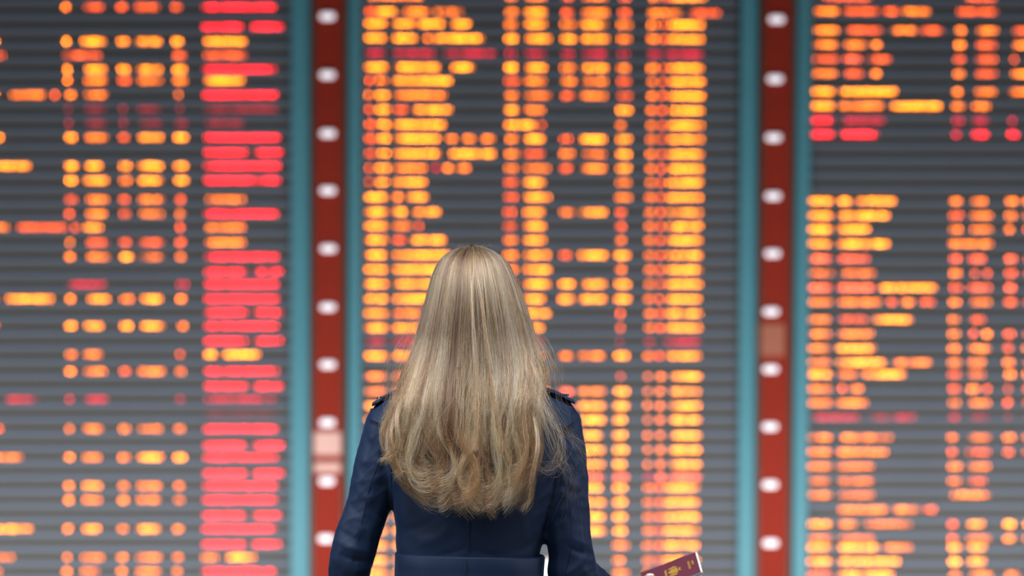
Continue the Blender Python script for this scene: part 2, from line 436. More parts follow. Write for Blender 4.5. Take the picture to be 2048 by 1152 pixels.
def ball(bm, c, r, sc=(1, 1, 1)):
    bmesh.ops.create_icosphere(bm, subdivisions=2, radius=1.0,
        matrix=Matrix.Translation(c) @ Matrix.Diagonal((r * sc[0], r * sc[1], r * sc[2], 1)))
def chain(bm, pts, step=0.012):
    """tapered limb through (point, radius) joints"""
    for (a, ra), (b, rb) in zip(pts[:-1], pts[1:]):
        a = Vector(a); b = Vector(b); n = max(1, int((b - a).length / min(step, 0.5 * min(ra, rb))))
        for i in range(n + 1):
            t = i / n; ball(bm, a.lerp(b, t), ra + (rb - ra) * t)
def smooth_path(pts, n=8):
    """Catmull-Rom through (point, radius)"""
    Q = [(*p, r) for p, r in pts]; Q = [Q[0]] + Q + [Q[-1]]; out = []
    for i in range(1, len(Q) - 2):
        p0, p1, p2, p3 = [np.array(q) for q in Q[i - 1:i + 3]]
        for j in range(n):
            t = j / n
            out.append(0.5 * (2 * p1 + (p2 - p0) * t + (2 * p0 - 5 * p1 + 4 * p2 - p3) * t * t + (-p0 + 3 * p1 - 3 * p2 + p3) * t ** 3))
    out.append(np.array(Q[-2]))
    return [(Vector(q[:3]), float(q[3])) for q in out]
def rings(bm, R, seg=48, power=2.3):
    """closed loft through horizontal rings (cx, cy, z, half width, half depth)"""
    prev = None; first = None
    for cx, cy, z, hw, hd in R:
        ring = []
        for i in range(seg):
            a = 2 * math.pi * i / seg; c, s = math.cos(a), math.sin(a)
            ring.append(bm.verts.new((cx + hw * math.copysign(abs(c) ** (2 / power), c), cy + hd * math.copysign(abs(s) ** (2 / power), s), z)))
        if prev:
            for i in range(seg): bm.faces.new((prev[i], prev[(i + 1) % seg], ring[(i + 1) % seg], ring[i]))
        else: first = ring
        prev = ring
    bm.faces.new(prev); bm.faces.new(first[::-1])

# ------------------------------------------------------------------ the woman: joints
zz = lambda py, y=0.0: P(0, py, y)[2]
SH_L, SH_R = P(792, 838), P(1104, 842)
EL_L, EL_R = P(706, 1120, 0.0), P(1152, 1150, 0.0)
WR_L = P(712, 1330, 0.17); WR_R = Vector((0.245, 0.175, 0.925))
CX = P(939, 576)[0]           # body axis at the waist

woman = empty('person', (CX, 0, 0))
tag(woman, 'woman seen from behind, long blonde hair over a belted navy trench coat', 'person')

# body (skin): one surface
LA = smooth_path([(P(806, 836, -0.005), .054), (P(784, 851, -0.004), .0535), (P(768, 900, -0.004), .053), (P(752, 955, -0.004), .0515), (P(734, 1015, -0.006), .0465),
                  (P(715, 1070, -0.010), .0475), (P(704, 1118, -0.008), .0485), (P(699, 1160, 0.015), .0470), (P(705, 1230, 0.075), .043), (P(711, 1300, 0.135), .040)])
RA = smooth_path([(P(1088, 838, -0.005), .054), (P(1109, 852, -0.004), .0535), (P(1120, 900, -0.004), .053), (P(1129, 960, -0.004), .0505), (P(1136, 1020, -0.006), .0485),
                  (P(1140, 1075, -0.010), .050), (P(1144, 1112, -0.008), .0515), (P(1146, 1150, 0.0), .056), (P(1168, 1160, 0.030), .046), (EL_R.lerp(WR_R, .55) + Vector((0, 0, -.005)), .043), (EL_R.lerp(WR_R, .88), .039)])
bm = bmesh.new()
HC = P(944, 598, 0.005)       # head centre
ball(bm, HC, 1, (0.073, 0.088, 0.100))
ball(bm, HC + Vector((0, 0.012, -0.035)), 1, (0.060, 0.078, 0.075))
ball(bm, HC + Vector((0, 0.045, -0.075)), 1, (0.036, 0.036, 0.034))          # chin
ball(bm, HC + Vector((0, 0.090, -0.008)), 1, (0.0085, 0.014, 0.026))          # nose bridge
ball(bm, HC + Vector((0, 0.100, -0.030)), 1, (0.013, 0.013, 0.010))          # nose tip
for s in (-1, 1):
    ball(bm, HC + Vector((s * 0.074, 0.005, -0.015)), 1, (0.007, 0.018, 0.031))   # ear
    ball(bm, HC + Vector((s * 0.030, 0.070, 0.017)), 1, (0.022, 0.012, 0.007))    # brow
    ball(bm, HC + Vector((s * 0.036, 0.052, -0.036)), 1, (0.024, 0.024, 0.026))   # cheek
ball(bm, HC + Vector((0, 0.080, -0.058)), 1, (0.020, 0.009, 0.008))          # mouth
neck0 = Vector((HC[0], 0.0, HC[2] - 0.07)); neck1 = Vector((CX + 0.003, -0.02, 1.33))
chain(bm, [(neck0, 0.054), (neck1, 0.060)])
rings(bm, [(CX, -0.01, 1.38, 0.05, 0.05), (CX, -0.01, 1.35, 0.14, 0.07), (CX, 0, 1.28, 0.15, 0.085), (CX, 0, 1.18, 0.135, 0.09), (CX, 0, 1.06, 0.110, 0.08),
           (CX, 0, 0.95, 0.145, 0.10), (CX, 0, 0.85, 0.15, 0.10), (CX, 0, 0.78, 0.12, 0.09)])
chain(bm, [(p, r * 0.72) for p, r in LA[::3]] + [(WR_L, 0.024)]); chain(bm, [(p, r * 0.72) for p, r in RA[::3]] + [(WR_R, 0.024)])
for s in (-1, 1):
    hip = Vector((CX + s * 0.08, 0, 0.84)); kn = Vector((CX + s * 0.085, 0.01, 0.47)); an = Vector((CX + s * 0.09, -0.03, 0.09))
    chain(bm, [(hip, 0.078), (kn, 0.050)], 0.02); chain(bm, [(kn, 0.050), (kn.lerp(an, 0.35) + Vector((0, -0.012, 0)), 0.050), (an, 0.033)], 0.02)
    chain(bm, [(an, 0.033), (an + Vector((0, 0.02, -0.045)), 0.032), (an + Vector((0, 0.14, -0.06)), 0.024)], 0.02)

# passport frame: u = long side, v = short side
PU = Vector((0.92, -0.08, 0.362)).normalized()
PV = Vector((-0.06, 0.93, 0.36)); PV = (PV - PV.dot(PU) * PU).normalized()
PN = PU.cross(PV).normalized()
if PN.z < 0: PN = -PN
PC_ = P(1393, 1106, 0.245)                     # far right corner
PORG = PC_ - PU * 0.125 - PV * 0.088           # near-left corner
def PP(u, v, n=0.0): return PORG + PU * u + PV * v + PN * n

# right hand: palm below the near-left end of the passport, thumb on top
pc = PP(0.000, 0.034, -0.030)
fd = (PP(0.05, 0.05) - WR_R); 
chain(bm, [(WR_R, 0.024), (WR_R.lerp(pc, 0.5), 0.024)], 0.006)
for k in range(4):
    v = 0.004 + k * 0.0195
    kn_ = PP(0.000, v, -0.020)
    chain(bm, [(WR_R.lerp(pc, 0.55), 0.018), (kn_, 0.0115)], 0.006)
for k, L in enumerate((0.058, 0.070, 0.074, 0.064)):
    v = 0.004 + k * 0.0195
    chain(bm, [(PP(0.000, v, -0.020), 0.0105), (PP(L * .50, v + .001, -0.0195), 0.0092), (PP(L * .80, v + .002, -0.0125), 0.0082), (PP(L, v + .003, -0.0118), 0.0070)], 0.005)
tb = WR_R.lerp(pc, 0.45) + Vector((-0.012, 0, 0.012))
chain(bm, [(tb, 0.017), (PP(-0.024, 0.020, 0.006), 0.0120), (PP(0.002, 0.030, 0.0150), 0.0098), (PP(0.022, 0.036, 0.0128), 0.0082)], 0.005)
# left hand: relaxed
ld = (WR_L - EL_L).normalized(); side = Vector((0.15, 0.98, 0)).normalized()
pl = WR_L + ld * 0.05
chain(bm, [(WR_L, 0.024), (pl, 0.022)], 0.006)
inw = ld.cross(side).normalized()
if inw.x < 0: inw = -inw
for k, L in enumerate((0.068, 0.078, 0.072, 0.056)):
    off = side * ((1.5 - k) * 0.019)
    k0 = WR_L + ld * 0.085 + off
    chain(bm, [(WR_L + ld * 0.02 + off * 0.5, 0.017), (k0, 0.0112), (k0 + ld * L * .5 + inw * .008, 0.0095), (k0 + ld * L * .8 + inw * .022, 0.0085), (k0 + ld * L * .95 + inw * .038, 0.0072)], 0.005)
t0 = WR_L + ld * 0.02 + side * 0.02
chain(bm, [(t0, 0.015), (t0 + side * .026 + ld * .026 + inw * .01, 0.0118), (t0 + side * .034 + ld * .055 + inw * .018, 0.0098), (t0 + side * .033 + ld * .078 + inw * .024, 0.0082)], 0.005)
me = remesh('body', bm, 0.0042, 4, 0.4)
body = link('body', me, M_SKIN, woman, True)
def sub(name, bm, mat, parent, smooth=True):
    o = link(name, bm_mesh(name, bm), mat, None, smooth)
    o.parent = parent; o.matrix_parent_inverse = Matrix.Translation(-woman.location) if parent is woman else Matrix()
    return o
for s in (-1, 1):
    bm = bmesh.new(); ball(bm, HC + Vector((s * 0.031, 0.0700, 0.002)), 0.0122, (1.1, 1, .8)); e = sub('eye', bm, M_EYE, body)
    bm = bmesh.new(); ball(bm, HC + Vector((s * 0.031, 0.0805, 0.002)), 0.0052, (1, .5, 1)); sub('iris', bm, M_IRIS, body)
bm = bmesh.new(); ball(bm, HC + Vector((0, 0.0865, -0.055)), 1, (0.021, 0.005, 0.0038)); ball(bm, HC + Vector((0, 0.0865, -0.062)), 1, (0.017, 0.006, 0.0045)); sub('lips', bm, M_LIP, body)
bm = bmesh.new(); ball(bm, PP(0.021, 0.0360, 0.0188), 1, (0.0085, 0.0062, 0.0032)); sub('fingernail', bm, M_NAIL, body)
# trousers and shoes
for s in (-1, 1):
    bm = bmesh.new()
    rings(bm, [(CX + s * .085, 0.012, 0.80, .088, .095), (CX + s * .085, 0.012, 0.62, .078, .082), (CX + s * .086, 0.008, 0.47, .062, .064), (CX + s * .088, -0.008, 0.33, .060, .063), (CX + s * .09, -0.025, 0.11, .046, .052)], 32, 2)
    tag(sub('trouser_leg', bm, M_JEANS, woman), 'dark trouser leg')
    bm = bmesh.new(); a = Vector((CX + s * 0.09, -0.03, 0))
    for t in np.linspace(0, 1, 12):
        hw = 0.033 + 0.010 * math.sin(math.pi * min(1, t * 1.1)) - 0.012 * t ** 4
        ball(bm, a + Vector((0, -0.035 + 0.20 * t, 0.040 - 0.006 * t)), 1, (hw, 0.035, 0.040 - 0.012 * t))
    me = remesh('shoe', bm, 0.006, 4)
    for v in me.vertices: v.co.z = max(v.co.z, 0.001)
    tag(link('shoe', me, M_SHOE, woman, True), 'black leather shoe')

# ------------------------------------------------------------------ coat
bm = bmesh.new()
R = [(940, 1.400, 62, 62, -12), (941, 1.385, 104, 76, -14), (942, 1.368, 138, 88, -14), (944, 1.345, 166, 98, -13), (945, 1.315, 180, 106, -12), (946, 1.270, 180, 112, -10), (946, 1.220, 172, 113, -6),
     (945, 1.170, 161, 110, -4), (943, 1.120, 149, 104, -2), (939, 1.085, 146, 100, 0), (938, 1.062, 142, 98, 0), (938, 1.045, 138, 96, 0), (938, 1.015, 140, 97, 0),
     (938, 0.97, 158, 106, 0), (938, 0.90, 178, 118, 0), (938, 0.80, 196, 132, 0), (938, 0.68, 212, 146, 0), (938, 0.585, 224, 154, 0)]
rings(bm, [((px - 1024) * PX, cy * PX, z, hw * PX, hd * PX) for px, z, hw, hd, cy in R][::-1], 64, 2.25)
chain(bm, LA, 0.01); chain(bm, RA, 0.01)
me = remesh('coat', bm, 0.0040, 9, 0.5)

# cloth folds: (px, py) -> (px, py) creases pressed into or raised from the surface
n = len(me.vertices)
co = np.empty(n * 3, dtype=np.float64); me.vertices.foreach_get('co', co); co = co.reshape(-1, 3)
no = np.empty(n * 3, dtype=np.float64); me.vertices.foreach_get('normal', no); no = no.reshape(-1, 3)
k = (co[:, 1] - CAM_Y) / 4.8 * PX
px = co[:, 0] / k + 1024; py = 576 - (co[:, 2] - CAM_Z) / k
disp = np.zeros(n); facing = np.clip(-no[:, 1] * 1.8 + 0.5, 0, 1)
FOLDS = [  # x0 y0 x1 y1 width(px) height(mm)
 (742, 850, 790, 905, 9, 2.6), (735, 880, 778, 935, 7, -3.0), (722, 905, 775, 960, 9, 3.2), (716, 935, 768, 975, 7, -3.0), (770, 900, 782, 1000, 8, -3.5), (758, 880, 772, 960, 7, 2.5),
 (706, 960, 758, 1010, 9, 2.4), (740, 1000, 768, 1040, 7, -2.4), (700, 1010, 742, 1035, 7, -2.2), (690, 1030, 735, 1060, 8, 2.4),
 (680, 1062, 752, 1082, 7, -3.6), (672, 1078, 748, 1104, 8, 3.6), (664, 1098, 742, 1122, 6, -4.2), (662, 1118, 740, 1140, 8, 3.6), (668, 1138, 742, 1158, 6, -3.6), (735, 1060, 765, 1100, 7, 2.8),
 (742, 1105, 752, 1150, 6, -2.8),
 (1100, 862, 1158, 930, 9, 2.6), (1092, 890, 1150, 960, 8, -3.2), (1110, 870, 1165, 905, 8, 2.0), (1105, 930, 1165, 975, 9, 2.8), (1118, 968, 1172, 985, 8, -2.6), (1110, 960, 1120, 1060, 9, -3.2),
 (1120, 985, 1180, 1015, 9, 3.0), (1128, 1030, 1182, 1055, 9, -2.2), (1118, 1050, 1185, 1090, 8, 2.8), (1125, 1085, 1188, 1108, 6, -3.4), (1140, 1105, 1198, 1120, 7, 3.6), (1130, 1150, 1175, 1105, 8, 3.0), (1145, 1152, 1200, 1135, 6, -3.4),
 (1078, 960, 1098, 1080, 9, -3.2), (802, 960, 792, 1060, 9, -2.4),
 (840, 1085, 905, 1055, 14, 3.4), (812, 1060, 880, 1030, 10, -2.2), (905, 1050, 960, 1075, 16, 2.4), (980, 1080, 1060, 1050, 14, 2.8), (1010, 1100, 1075, 1080, 8, -2.4), (830, 1102, 930, 1096, 8, -2.8), (940, 1098, 1050, 1102, 8, -2.6),
 (800, 905, 850, 960, 16, -2.6), (1040, 900, 1085, 960, 16, -2.6), (812, 985, 830, 1080, 10, 2.2), (1062, 985, 1054, 1080, 10, 2.2)]
for x0, y0, x1, y1, wd, h in FOLDS:
    dx, dy = x1 - x0, y1 - y0; L2 = dx * dx + dy * dy
    t = ((px - x0) * dx + (py - y0) * dy) / L2; tc_ = np.clip(t, 0, 1)
    # a slight bow makes the crease look less ruled
    bow = 0.10 * math.sqrt(L2) * np.sin(np.pi * tc_)
    ux, uy = -dy / math.sqrt(L2), dx / math.sqrt(L2)
    d2 = (px - x0 - tc_ * dx - ux * bow) ** 2 + (py - y0 - tc_ * dy - uy * bow) ** 2
    taper = np.clip(np.sin(np.pi * np.clip(t * .9 + .05, 0, 1)), 0, 1) ** 0.6
    disp += (0.50 + 0.35 * np.sin(px / 19 + py / 27 + x0)) * h * 0.001 * np.exp(-d2 / (2 * (wd * .62) ** 2)) * taper
disp *= facing
# broad soft unevenness everywhere
for i in range(26):
    q = rng.normal(size=3); q /= np.linalg.norm(q); f = rng.uniform(18, 60)
    q[2] *= 0.55
    disp += 0.00085 * (26 / f) * np.sin(co @ q * f + rng.uniform(0, 6.28))
# fine irregular crumples, mostly on the sleeves
slv = np.clip((np.abs(co[:, 0] - CX) - 0.13) / 0.03, 0, 1) * np.clip((co[:, 2] - 0.9) / 0.1, 0, 1)
for f_, d_, a_ in ((58, (0.5, 0.3, 0.8), .0011), (83, (-0.55, 0.2, 0.8), .0009), (40, (0.2, 0.5, 0.85), .0013)):
    q = np.array(d_); wp = 1.6 * np.sin(co @ np.array([17, 23, -14]) + f_) + 1.1 * np.sin(co @ np.array([-31, 12, 27]) + 2 * f_)
    disp += (0.25 + 0.75 * slv) * a_ * ((1 - np.abs(np.sin(co @ q * f_ + wp))) ** 2 - 0.3)
low = np.clip((1.0 - co[:, 2]) / 0.3, 0, 1)
ang = np.arctan2(co[:, 1], co[:, 0] - CX)
disp += low * 0.006 * np.sin(ang * 7 + 1.3) * (np.abs(co[:, 0] - CX) < 0.27)
co2 = co + no * disp[:, None]
me.vertices.foreach_set('co', co2.ravel()); me.update()
coat = link('coat', me, M_COAT, woman, True)
tag(coat, 'navy blue belted trench coat')
COATV = [v.co.copy() for v in me.vertices]; COATP = [tuple(p.vertices) for p in me.polygons]
BV = BVHTree.FromPolygons(COATV, COATP)
CAMP = Vector((0, CAM_Y, CAM_Z))
def on_coat(px_, py_, off=0.001):
    d = (P(px_, py_, 0) - CAMP).normalized()
    loc, nor, _, _ = BV.ray_cast(CAMP, d)
    if loc is None:
        loc, nor, _, _ = BV.find_nearest(P(px_, py_, -0.03))
    return loc + nor * off, nor
def coat_sub(name, bm, mat, label=None, smooth=True):
    o = sub(name, bm, mat, coat, smooth)
    if label: o['label'] = label
    return o
def seam(pts, r=0.0007, mat=M_COAT2, off=0.0008):
    P_ = [on_coat(a, b, off)[0] for a, b in pts]
    dense = smooth_path([(p, r) for p in P_], 6)
    bm = bmesh.new(); prev = None
    for i, (p, rr) in enumerate(dense):
        d = (dense[min(i + 1, len(dense) - 1)][0] - dense[max(i - 1, 0)][0]).normalized()
        a = d.cross(Vector((0, 1, 0))).normalized(); b = d.cross(a)
        ring = [bm.verts.new(p + (a * math.cos(q) + b * math.sin(q)) * rr) for q in (0, 1.05, 2.09, 3.14, 4.19, 5.24)]
        if prev:
            for j in range(6): bm.faces.new((prev[j], prev[(j + 1) % 6], ring[(j + 1) % 6], ring[j]))
        prev = ring
    coat_sub('seam', bm, mat)
seam([(765, 905), (750, 945), (737, 985), (727, 1030), (716, 1080), (705, 1120), (696, 1151)])
seam([(1139, 985), (1141, 1030), (1143, 1080), (1137, 1120), (1130, 1150)])
seam([(790, 845), (786, 880), (783, 920), (783, 960), (785, 1000)], 0.0008)
seam([(1112, 862), (1114, 900), (1112, 950), (1106, 1000)], 0.0008)
seam([(938, 1040), (937, 1070), (936, 1106)], 0.0006)
for bz in (1.25, 1.16, 0.98, 0.89):
    for bx in (-0.055, 0.055):
        loc, nr, _, _ = BV.ray_cast(Vector((CX + bx, 1.0, bz)), Vector((0, -1, 0)))
        bm = bmesh.new(); bmesh.ops.create_cone(bm, cap_ends=True, segments=20, radius1=0.011, radius2=0.010, depth=0.005, matrix=Matrix.Translation(loc + nr * .001) @ nr.to_track_quat('Z', 'Y').to_matrix().to_4x4())
        coat_sub('button', bm, M_BUTTON, None, False)
# storm flap: a second layer over the shoulders, hanging free at its lower edge
def flap_edge(x):
    t = (x - 742) / (1142 - 742)
    return 838 + 34 * max(0.0, math.sin(math.pi * t)) ** 0.6 + (8 if t > .5 else 0) * t
V, F = [], []; nx, ny = 60, 16
def topy(x):
    d = abs(x - 944)
    return 776 + max(0, d - 130) * 0.42
for i in range(nx + 1):
    x = 743 + (1143 - 743) * i / nx
    for j in range(ny + 1):
        t = j / ny; y = topy(x) + 8 + (flap_edge(x) - topy(x) - 8) * t
        p, nr = on_coat(x, y, 0.0022 + 0.0035 * t ** 2)
        V.append(p)
for i in range(nx):
    for j in range(ny):
        a = i * (ny + 1) + j; F.append((a, a + 1, a + ny + 2, a + ny + 1))
fm = mesh_from('storm_flap', V, F)
fo = link('storm_flap', fm, M_COAT, None, True); fo.parent = coat; fo.matrix_parent_inverse = Matrix()
so = fo.modifiers.new('t', 'SOLIDIFY'); so.thickness = 0.003; so.offset = 0
fo['label'] = 'loose back flap across the shoulders'
# belt
bm = bmesh.new()
def bring(z, g, cyc=0.0):
    # half sizes of the coat at this height, a little larger
    hw = np.interp(z, [0.97, 1.015, 1.045, 1.062, 1.085], [.158, .140, .138, .142, .146]); hd = np.interp(z, [0.97, 1.015, 1.045, 1.062, 1.085], [.106, .097, .096, .098, .100])
    return hw + g, hd + g
prev = None; seg = 96
prof = [(1.068, 0.0005), (1.072, 0.006), (1.068, 0.0085), (1.045, 0.0075), (1.020, 0.0075), (1.012, 0.0085), (1.008, 0.006), (1.010, 0.0005)]
for z, g in prof:
    hw, hd = .1415 + g, .0985 + g; ring = []
    for i in range(seg):
        a = 2 * math.pi * i / seg; c, s = math.cos(a), math.sin(a)
        wv = 0.0012 * math.sin(a * 5 + z * 60) + 0.0008 * math.sin(a * 11)
        ring.append(bm.verts.new((CX + .000 + (hw + wv) * math.copysign(abs(c) ** (2 / 2.25), c), (hd + wv) * math.copysign(abs(s) ** (2 / 2.25), s), z - 0.004 + 0.006 * max(0, -s) - 0.004 * c)))
    if prev:
        for i in range(seg): bm.faces.new((prev[i], prev[(i + 1) % seg], ring[(i + 1) % seg], ring[i]))
    prev = ring
coat_sub('belt', bm, M_COAT, 'navy cloth belt at the waist')
for lx in (CX - 0.006, ):
    bm = bmesh.new(); box_bm(bm, (lx - 0.0007, -0.1082, 1.008), (lx + 0.0007, -0.104, 1.071)); coat_sub('belt_seam', bm, M_COAT2)
# epaulettes
def strap(path, w0, w1, th):
    bm = bmesh.new(); prev = None; N = 18
    pts = [Vector(p) for p in path]
    dense = smooth_path([(p, 1) for p in pts], 5)
    for i, (p, _) in enumerate(dense):
        t = i / (len(dense) - 1); hw = (w0 + (w1 - w0) * t) / 2
        if t > .86: hw *= 1 - 0.65 * ((t - .86) / .14) ** 2
        ring = [bm.verts.new(p + Vector((0, a, b))) for a, b in ((-hw, -th / 2), (hw, -th / 2), (hw, th / 2), (-hw, th / 2))]
        if prev:
            for j in range(4): bm.faces.new((prev[j], prev[(j + 1) % 4], ring[(j + 1) % 4], ring[j]))
        else: bm.faces.new(ring)
        prev = ring
    bm.faces.new(prev[::-1])
    bmesh.ops.recalc_face_normals(bm, faces=bm.faces[:])
    bmesh.ops.bevel(bm, geom=[e for e in bm.edges if e.calc_face_angle(0) > 0.8], offset=0.0012, segments=2, affect='EDGES')
    return bm
def shoulder(px_, y=-0.012, up=0.0):
    x = P(px_, 576, y)[0]
    loc, nr, _, _ = BV.ray_cast(Vector((x, y, 1.6)), Vector((0, 0, -1)))
    return loc + Vector((0, 0, up))
for xs_, bt in (((812, 800, 786, 772, 760, 752, 744), 762), ((1076, 1090, 1104, 1118, 1132, 1141, 1150), 1130)):
    pts_ = [shoulder(x_, up=0.0045) for x_ in xs_[:5]]
    e0, e1 = pts_[-2], pts_[-1]; sl = (e1 - e0) / abs(e1.x - e0.x)
    sl.z = max(sl.z, -0.50)
    for x_ in xs_[5:]:
        pts_.append(e1 + sl * abs(P(x_, 576, -0.012)[0] - e1.x))
    coat_sub('epaulette', strap(pts_, 0.056, 0.044, 0.0075), M_COAT, 'buttoned shoulder strap')
    bm = bmesh.new(); bmesh.ops.create_cone(bm, cap_ends=True, segments=20, radius1=0.0085, radius2=0.0075, depth=0.004, matrix=Matrix.Translation(shoulder(bt, up=0.0095)))
    coat_sub('button', bm, M_BUTTON, None, False)
# collar: a band round the neck, turned down over the back
bm = bmesh.new(); prev = None
cz = 1.385
for z, rx, ry in ((cz + .038, .064, .066), (cz + .050, .071, .074), (cz + .046, .080, .084), (cz + .015, .094, .096), (cz - .012, .106, .102), (cz - .014, .100, .096), (cz + .010, .085, .085)):
    ring = []
    for i in range(49):
        a = math.radians(-245 + 310 * i / 48)
        ring.append(bm.verts.new((CX + .004 + rx * math.cos(a), -0.012 + ry * math.sin(a), z)))
    if prev:
        for i in range(48): bm.faces.new((prev[i], prev[i + 1], ring[i + 1], ring[i]))
    prev = ring
coat_sub('collar', bm, M_COAT)

# ------------------------------------------------------------------ hair
OUT = [(489.5, 945, 945), (491, 933, 957), (495, 919, 971), (503, 900, 989), (515, 884, 1006), (530, 874, 1018), (550, 865, 1028), (580, 857, 1040), (610, 850, 1050), (650, 840, 1063), (700, 828, 1077),
       (750, 812, 1084), (790, 801, 1074), (830, 791, 1058), (870, 787, 1048), (910, 795, 1044), (950, 808, 1046), (1000, 826, 1054), (1045, 838, 1054)]
OUT = np.array(OUT, float)
DEP = np.array([(489, 0), (491, 22), (495, 38), (503, 56), (515, 74), (530, 90), (550, 102), (580, 112), (620, 117), (680, 116), (740, 122), (780, 134), (830, 146), (900, 152), (1045, 152)], float)
yy = []
for a, b in zip(OUT[:-1, 0], OUT[1:, 0]): yy += list(np.linspace(a, b, 24, endpoint=False))
yy = np.array(yy + [OUT[-1, 0]])
_d = np.arange(489, 1046.0); _v = np.interp(_d, DEP[:, 0], DEP[:, 1]); _k = np.exp(-0.5 * (np.arange(-60, 61) / 20.0) ** 2); _k /= _k.sum()
_s = np.convolve(np.concatenate([np.full(60, _v[0]), _v, np.full(60, _v[-1])]), _k, 'valid')
_b = np.clip((_d - 515) / 40, 0, 1); _v = _v * (1 - _b) + _s * _b
DEP = np.stack([_d, _v], 1)
Lx = np.interp(yy, OUT[:, 0], OUT[:, 1]); Rx = np.interp(yy, OUT[:, 0], OUT[:, 2]); Mid = np.interp(yy, [489, 560, 1045], [945, 945, 946])
arc = np.concatenate([[0], np.cumsum(np.hypot(np.diff(yy), np.diff((Rx - Lx) / 2)))])
ATOT = arc[-1]

def strands(N, nlock, pts, phimax, layer_lo, layer_hi, root_hi, tip_add, clump, rad, fly=0.0, seed=1, width=0.10, relief=1.0, nsub=7, front=False, curl=1.0, tail=150):
    g = np.random.default_rng(seed)
    lphi = np.linspace(-1, 1, nlock) + g.normal(0, 1.2 / nlock, nlock); g.shuffle(lphi)
    lphi = np.clip(lphi, -1, 1) * phimax
    if front: lphi = np.sign(lphi) * (1.45 + 1.6 * np.abs(lphi) / phimax)
    llay = g.uniform(layer_lo, layer_hi, nlock)
    ltip = 1036 - 58 * np.minimum(np.abs(lphi / 1.55), 1.05) ** 2.2 + g.uniform(*tip_add, nlock)
    lph = g.uniform(0, 6.28, (nlock, 4)); lfr = g.uniform(0.75, 1.25, (nlock, 4))
    lq = lphi + g.normal(0, 0.16, nlock)
    side = np.where(lq < -0.55, 1, np.where(lq < -0.12, -1, np.where(lq < 0.42, 1, -1)))
    lcurl = side * g.uniform(0.35, 1.25, nlock) * curl
    lcurly = g.uniform(-0.3, 1.0, nlock)
    ltint = g.normal(0, 1, nlock)
    sphi = g.normal(0, 1, (nlock, nsub)); stint = g.normal(0, 1, (nlock, nsub))
    li = g.integers(0, nlock, N); si = g.integers(0, nsub, N)
    u0 = g.random(N) ** 1.6 * root_hi * ATOT
    sub_ = sphi[li, si]; fine = g.normal(0, 1, N)
    sig = g.normal(0, 1, (N, 3))
    tip = ltip[li] + g.normal(0, 11, N) - 16 * np.abs(sub_) - 26 * g.random(N) ** 4
    t = np.linspace(0, 1, pts)[None, :]
    utip = np.interp(tip, yy, arc)[:, None]
    U = u0[:, None] + (utip - u0[:, None]) * t
    Y = np.interp(U, arc, yy); LX = np.interp(U, arc, Lx); RX = np.interp(U, arc, Rx); MX = np.interp(U, arc, Mid)
    D = np.interp(Y, DEP[:, 0], DEP[:, 1])
    down = np.clip((Y - 540) / 420, 0, 1)
    late = np.clip((Y - 640) / 330, 0, 1)
    cl = 1 - clump * late
    dphi = (sub_ * width)[:, None] * cl + (fine * width * 0.45)[:, None] * (1 - 0.75 * clump * late)
    phi = lphi[li][:, None] + dphi
    phi = phi + relief * 0.045 * down * np.sin(lfr[li, 0][:, None] * Y / 70 + lph[li, 0][:, None])
    phi = phi + (0.006 + 0.035 * fly) * down * np.sin(Y / (30 + 6 * np.clip(sig[:, 0:1], -2, 2)) + sig[:, 1:2] * 3)
    if front:
        rel = np.clip((Y - 515) / 60, 0, 1); rel = rel * rel * (3 - 2 * rel)
        ph0 = phi; phi = np.sign(ph0) * (np.abs(ph0) * (1 - rel) + np.minimum(np.abs(ph0), 1.75) * rel)
        S = np.sin(phi); Cc = np.cos(phi)
    else:
        S = np.sin(np.clip(phi, -1.571, 1.571)); Cc = np.cos(np.clip(phi, -1.9, 1.9))
    lay = llay[li][:, None] + 0.015 * sig[:, 2:3]
    X = MX + np.where(S > 0, (RX - MX), (MX - LX)) * S * (1 - (1 - lay) * 0.45)
    base = np.clip((Y - 670) / 150, 0, 1); base = base * base * (3 - 2 * base)
    depth = D * (1 - (1 - lay) * 0.7)
    YD = -depth * Cc * (1 - base) - (depth - 40 + 40 * np.clip(Cc, 0, 1) ** 0.7) * base + 5
    q2 = np.clip((sub_ + 0.5 * fine) ** 2, 0, 4)[:, None]
    YD = YD - relief * late * (8.0 * np.sin(lph[li, 1])[:, None] + 3.0 * np.sin(Y / 55 * lfr[li, 2][:, None] + lph[li, 2][:, None])) + relief * 3.2 * late * q2
    # the tails curl
    yl = np.clip((Y - (tip[:, None] - tail)) / tail, 0, 1)
    amp = (lcurl[li] * (1 + 0.10 * sig[:, 0]) + 0.12 * sub_)[:, None]
    wv = np.clip((Y - 800) / 110, 0, 1)
    X = X + wv * 6.5 * np.sin((Y - 800) / 36 * lfr[li, 3][:, None] + lph[li, 3][:, None])
    ang = amp * (1.45 * yl ** 2.3 - 0.58 * np.sin(np.pi * yl))
    dX = np.diff(X, axis=1); dY = np.diff(Y, axis=1)
    am = (ang[:, 1:] + ang[:, :-1]) / 2
    ca, sa = np.cos(am), np.sin(am)
    nX = dX * ca + dY * sa; nY = -dX * sa + dY * ca
    X = np.concatenate([X[:, :1], X[:, :1] + np.cumsum(nX, 1)], 1); Y = np.concatenate([Y[:, :1], Y[:, :1] + np.cumsum(nY, 1)], 1)
    YD = YD - (lcurly[li])[:, None] * 15 * yl ** 1.5
    if fly:
        X = X + fly * sig[:, 0:1] * 14 * (t ** 2); Y = Y - fly * np.abs(sig[:, 1:2]) * 8 * t ** 2
        YD = YD - fly * np.abs(sig[:, 2:3]) * 10 * t
    kk = (YD * PX - CAM_Y) / 4.8 * PX
    pos = np.stack([(X - 1024) * kk, YD * PX, CAM_Z - (Y - 576) * kk], -1)
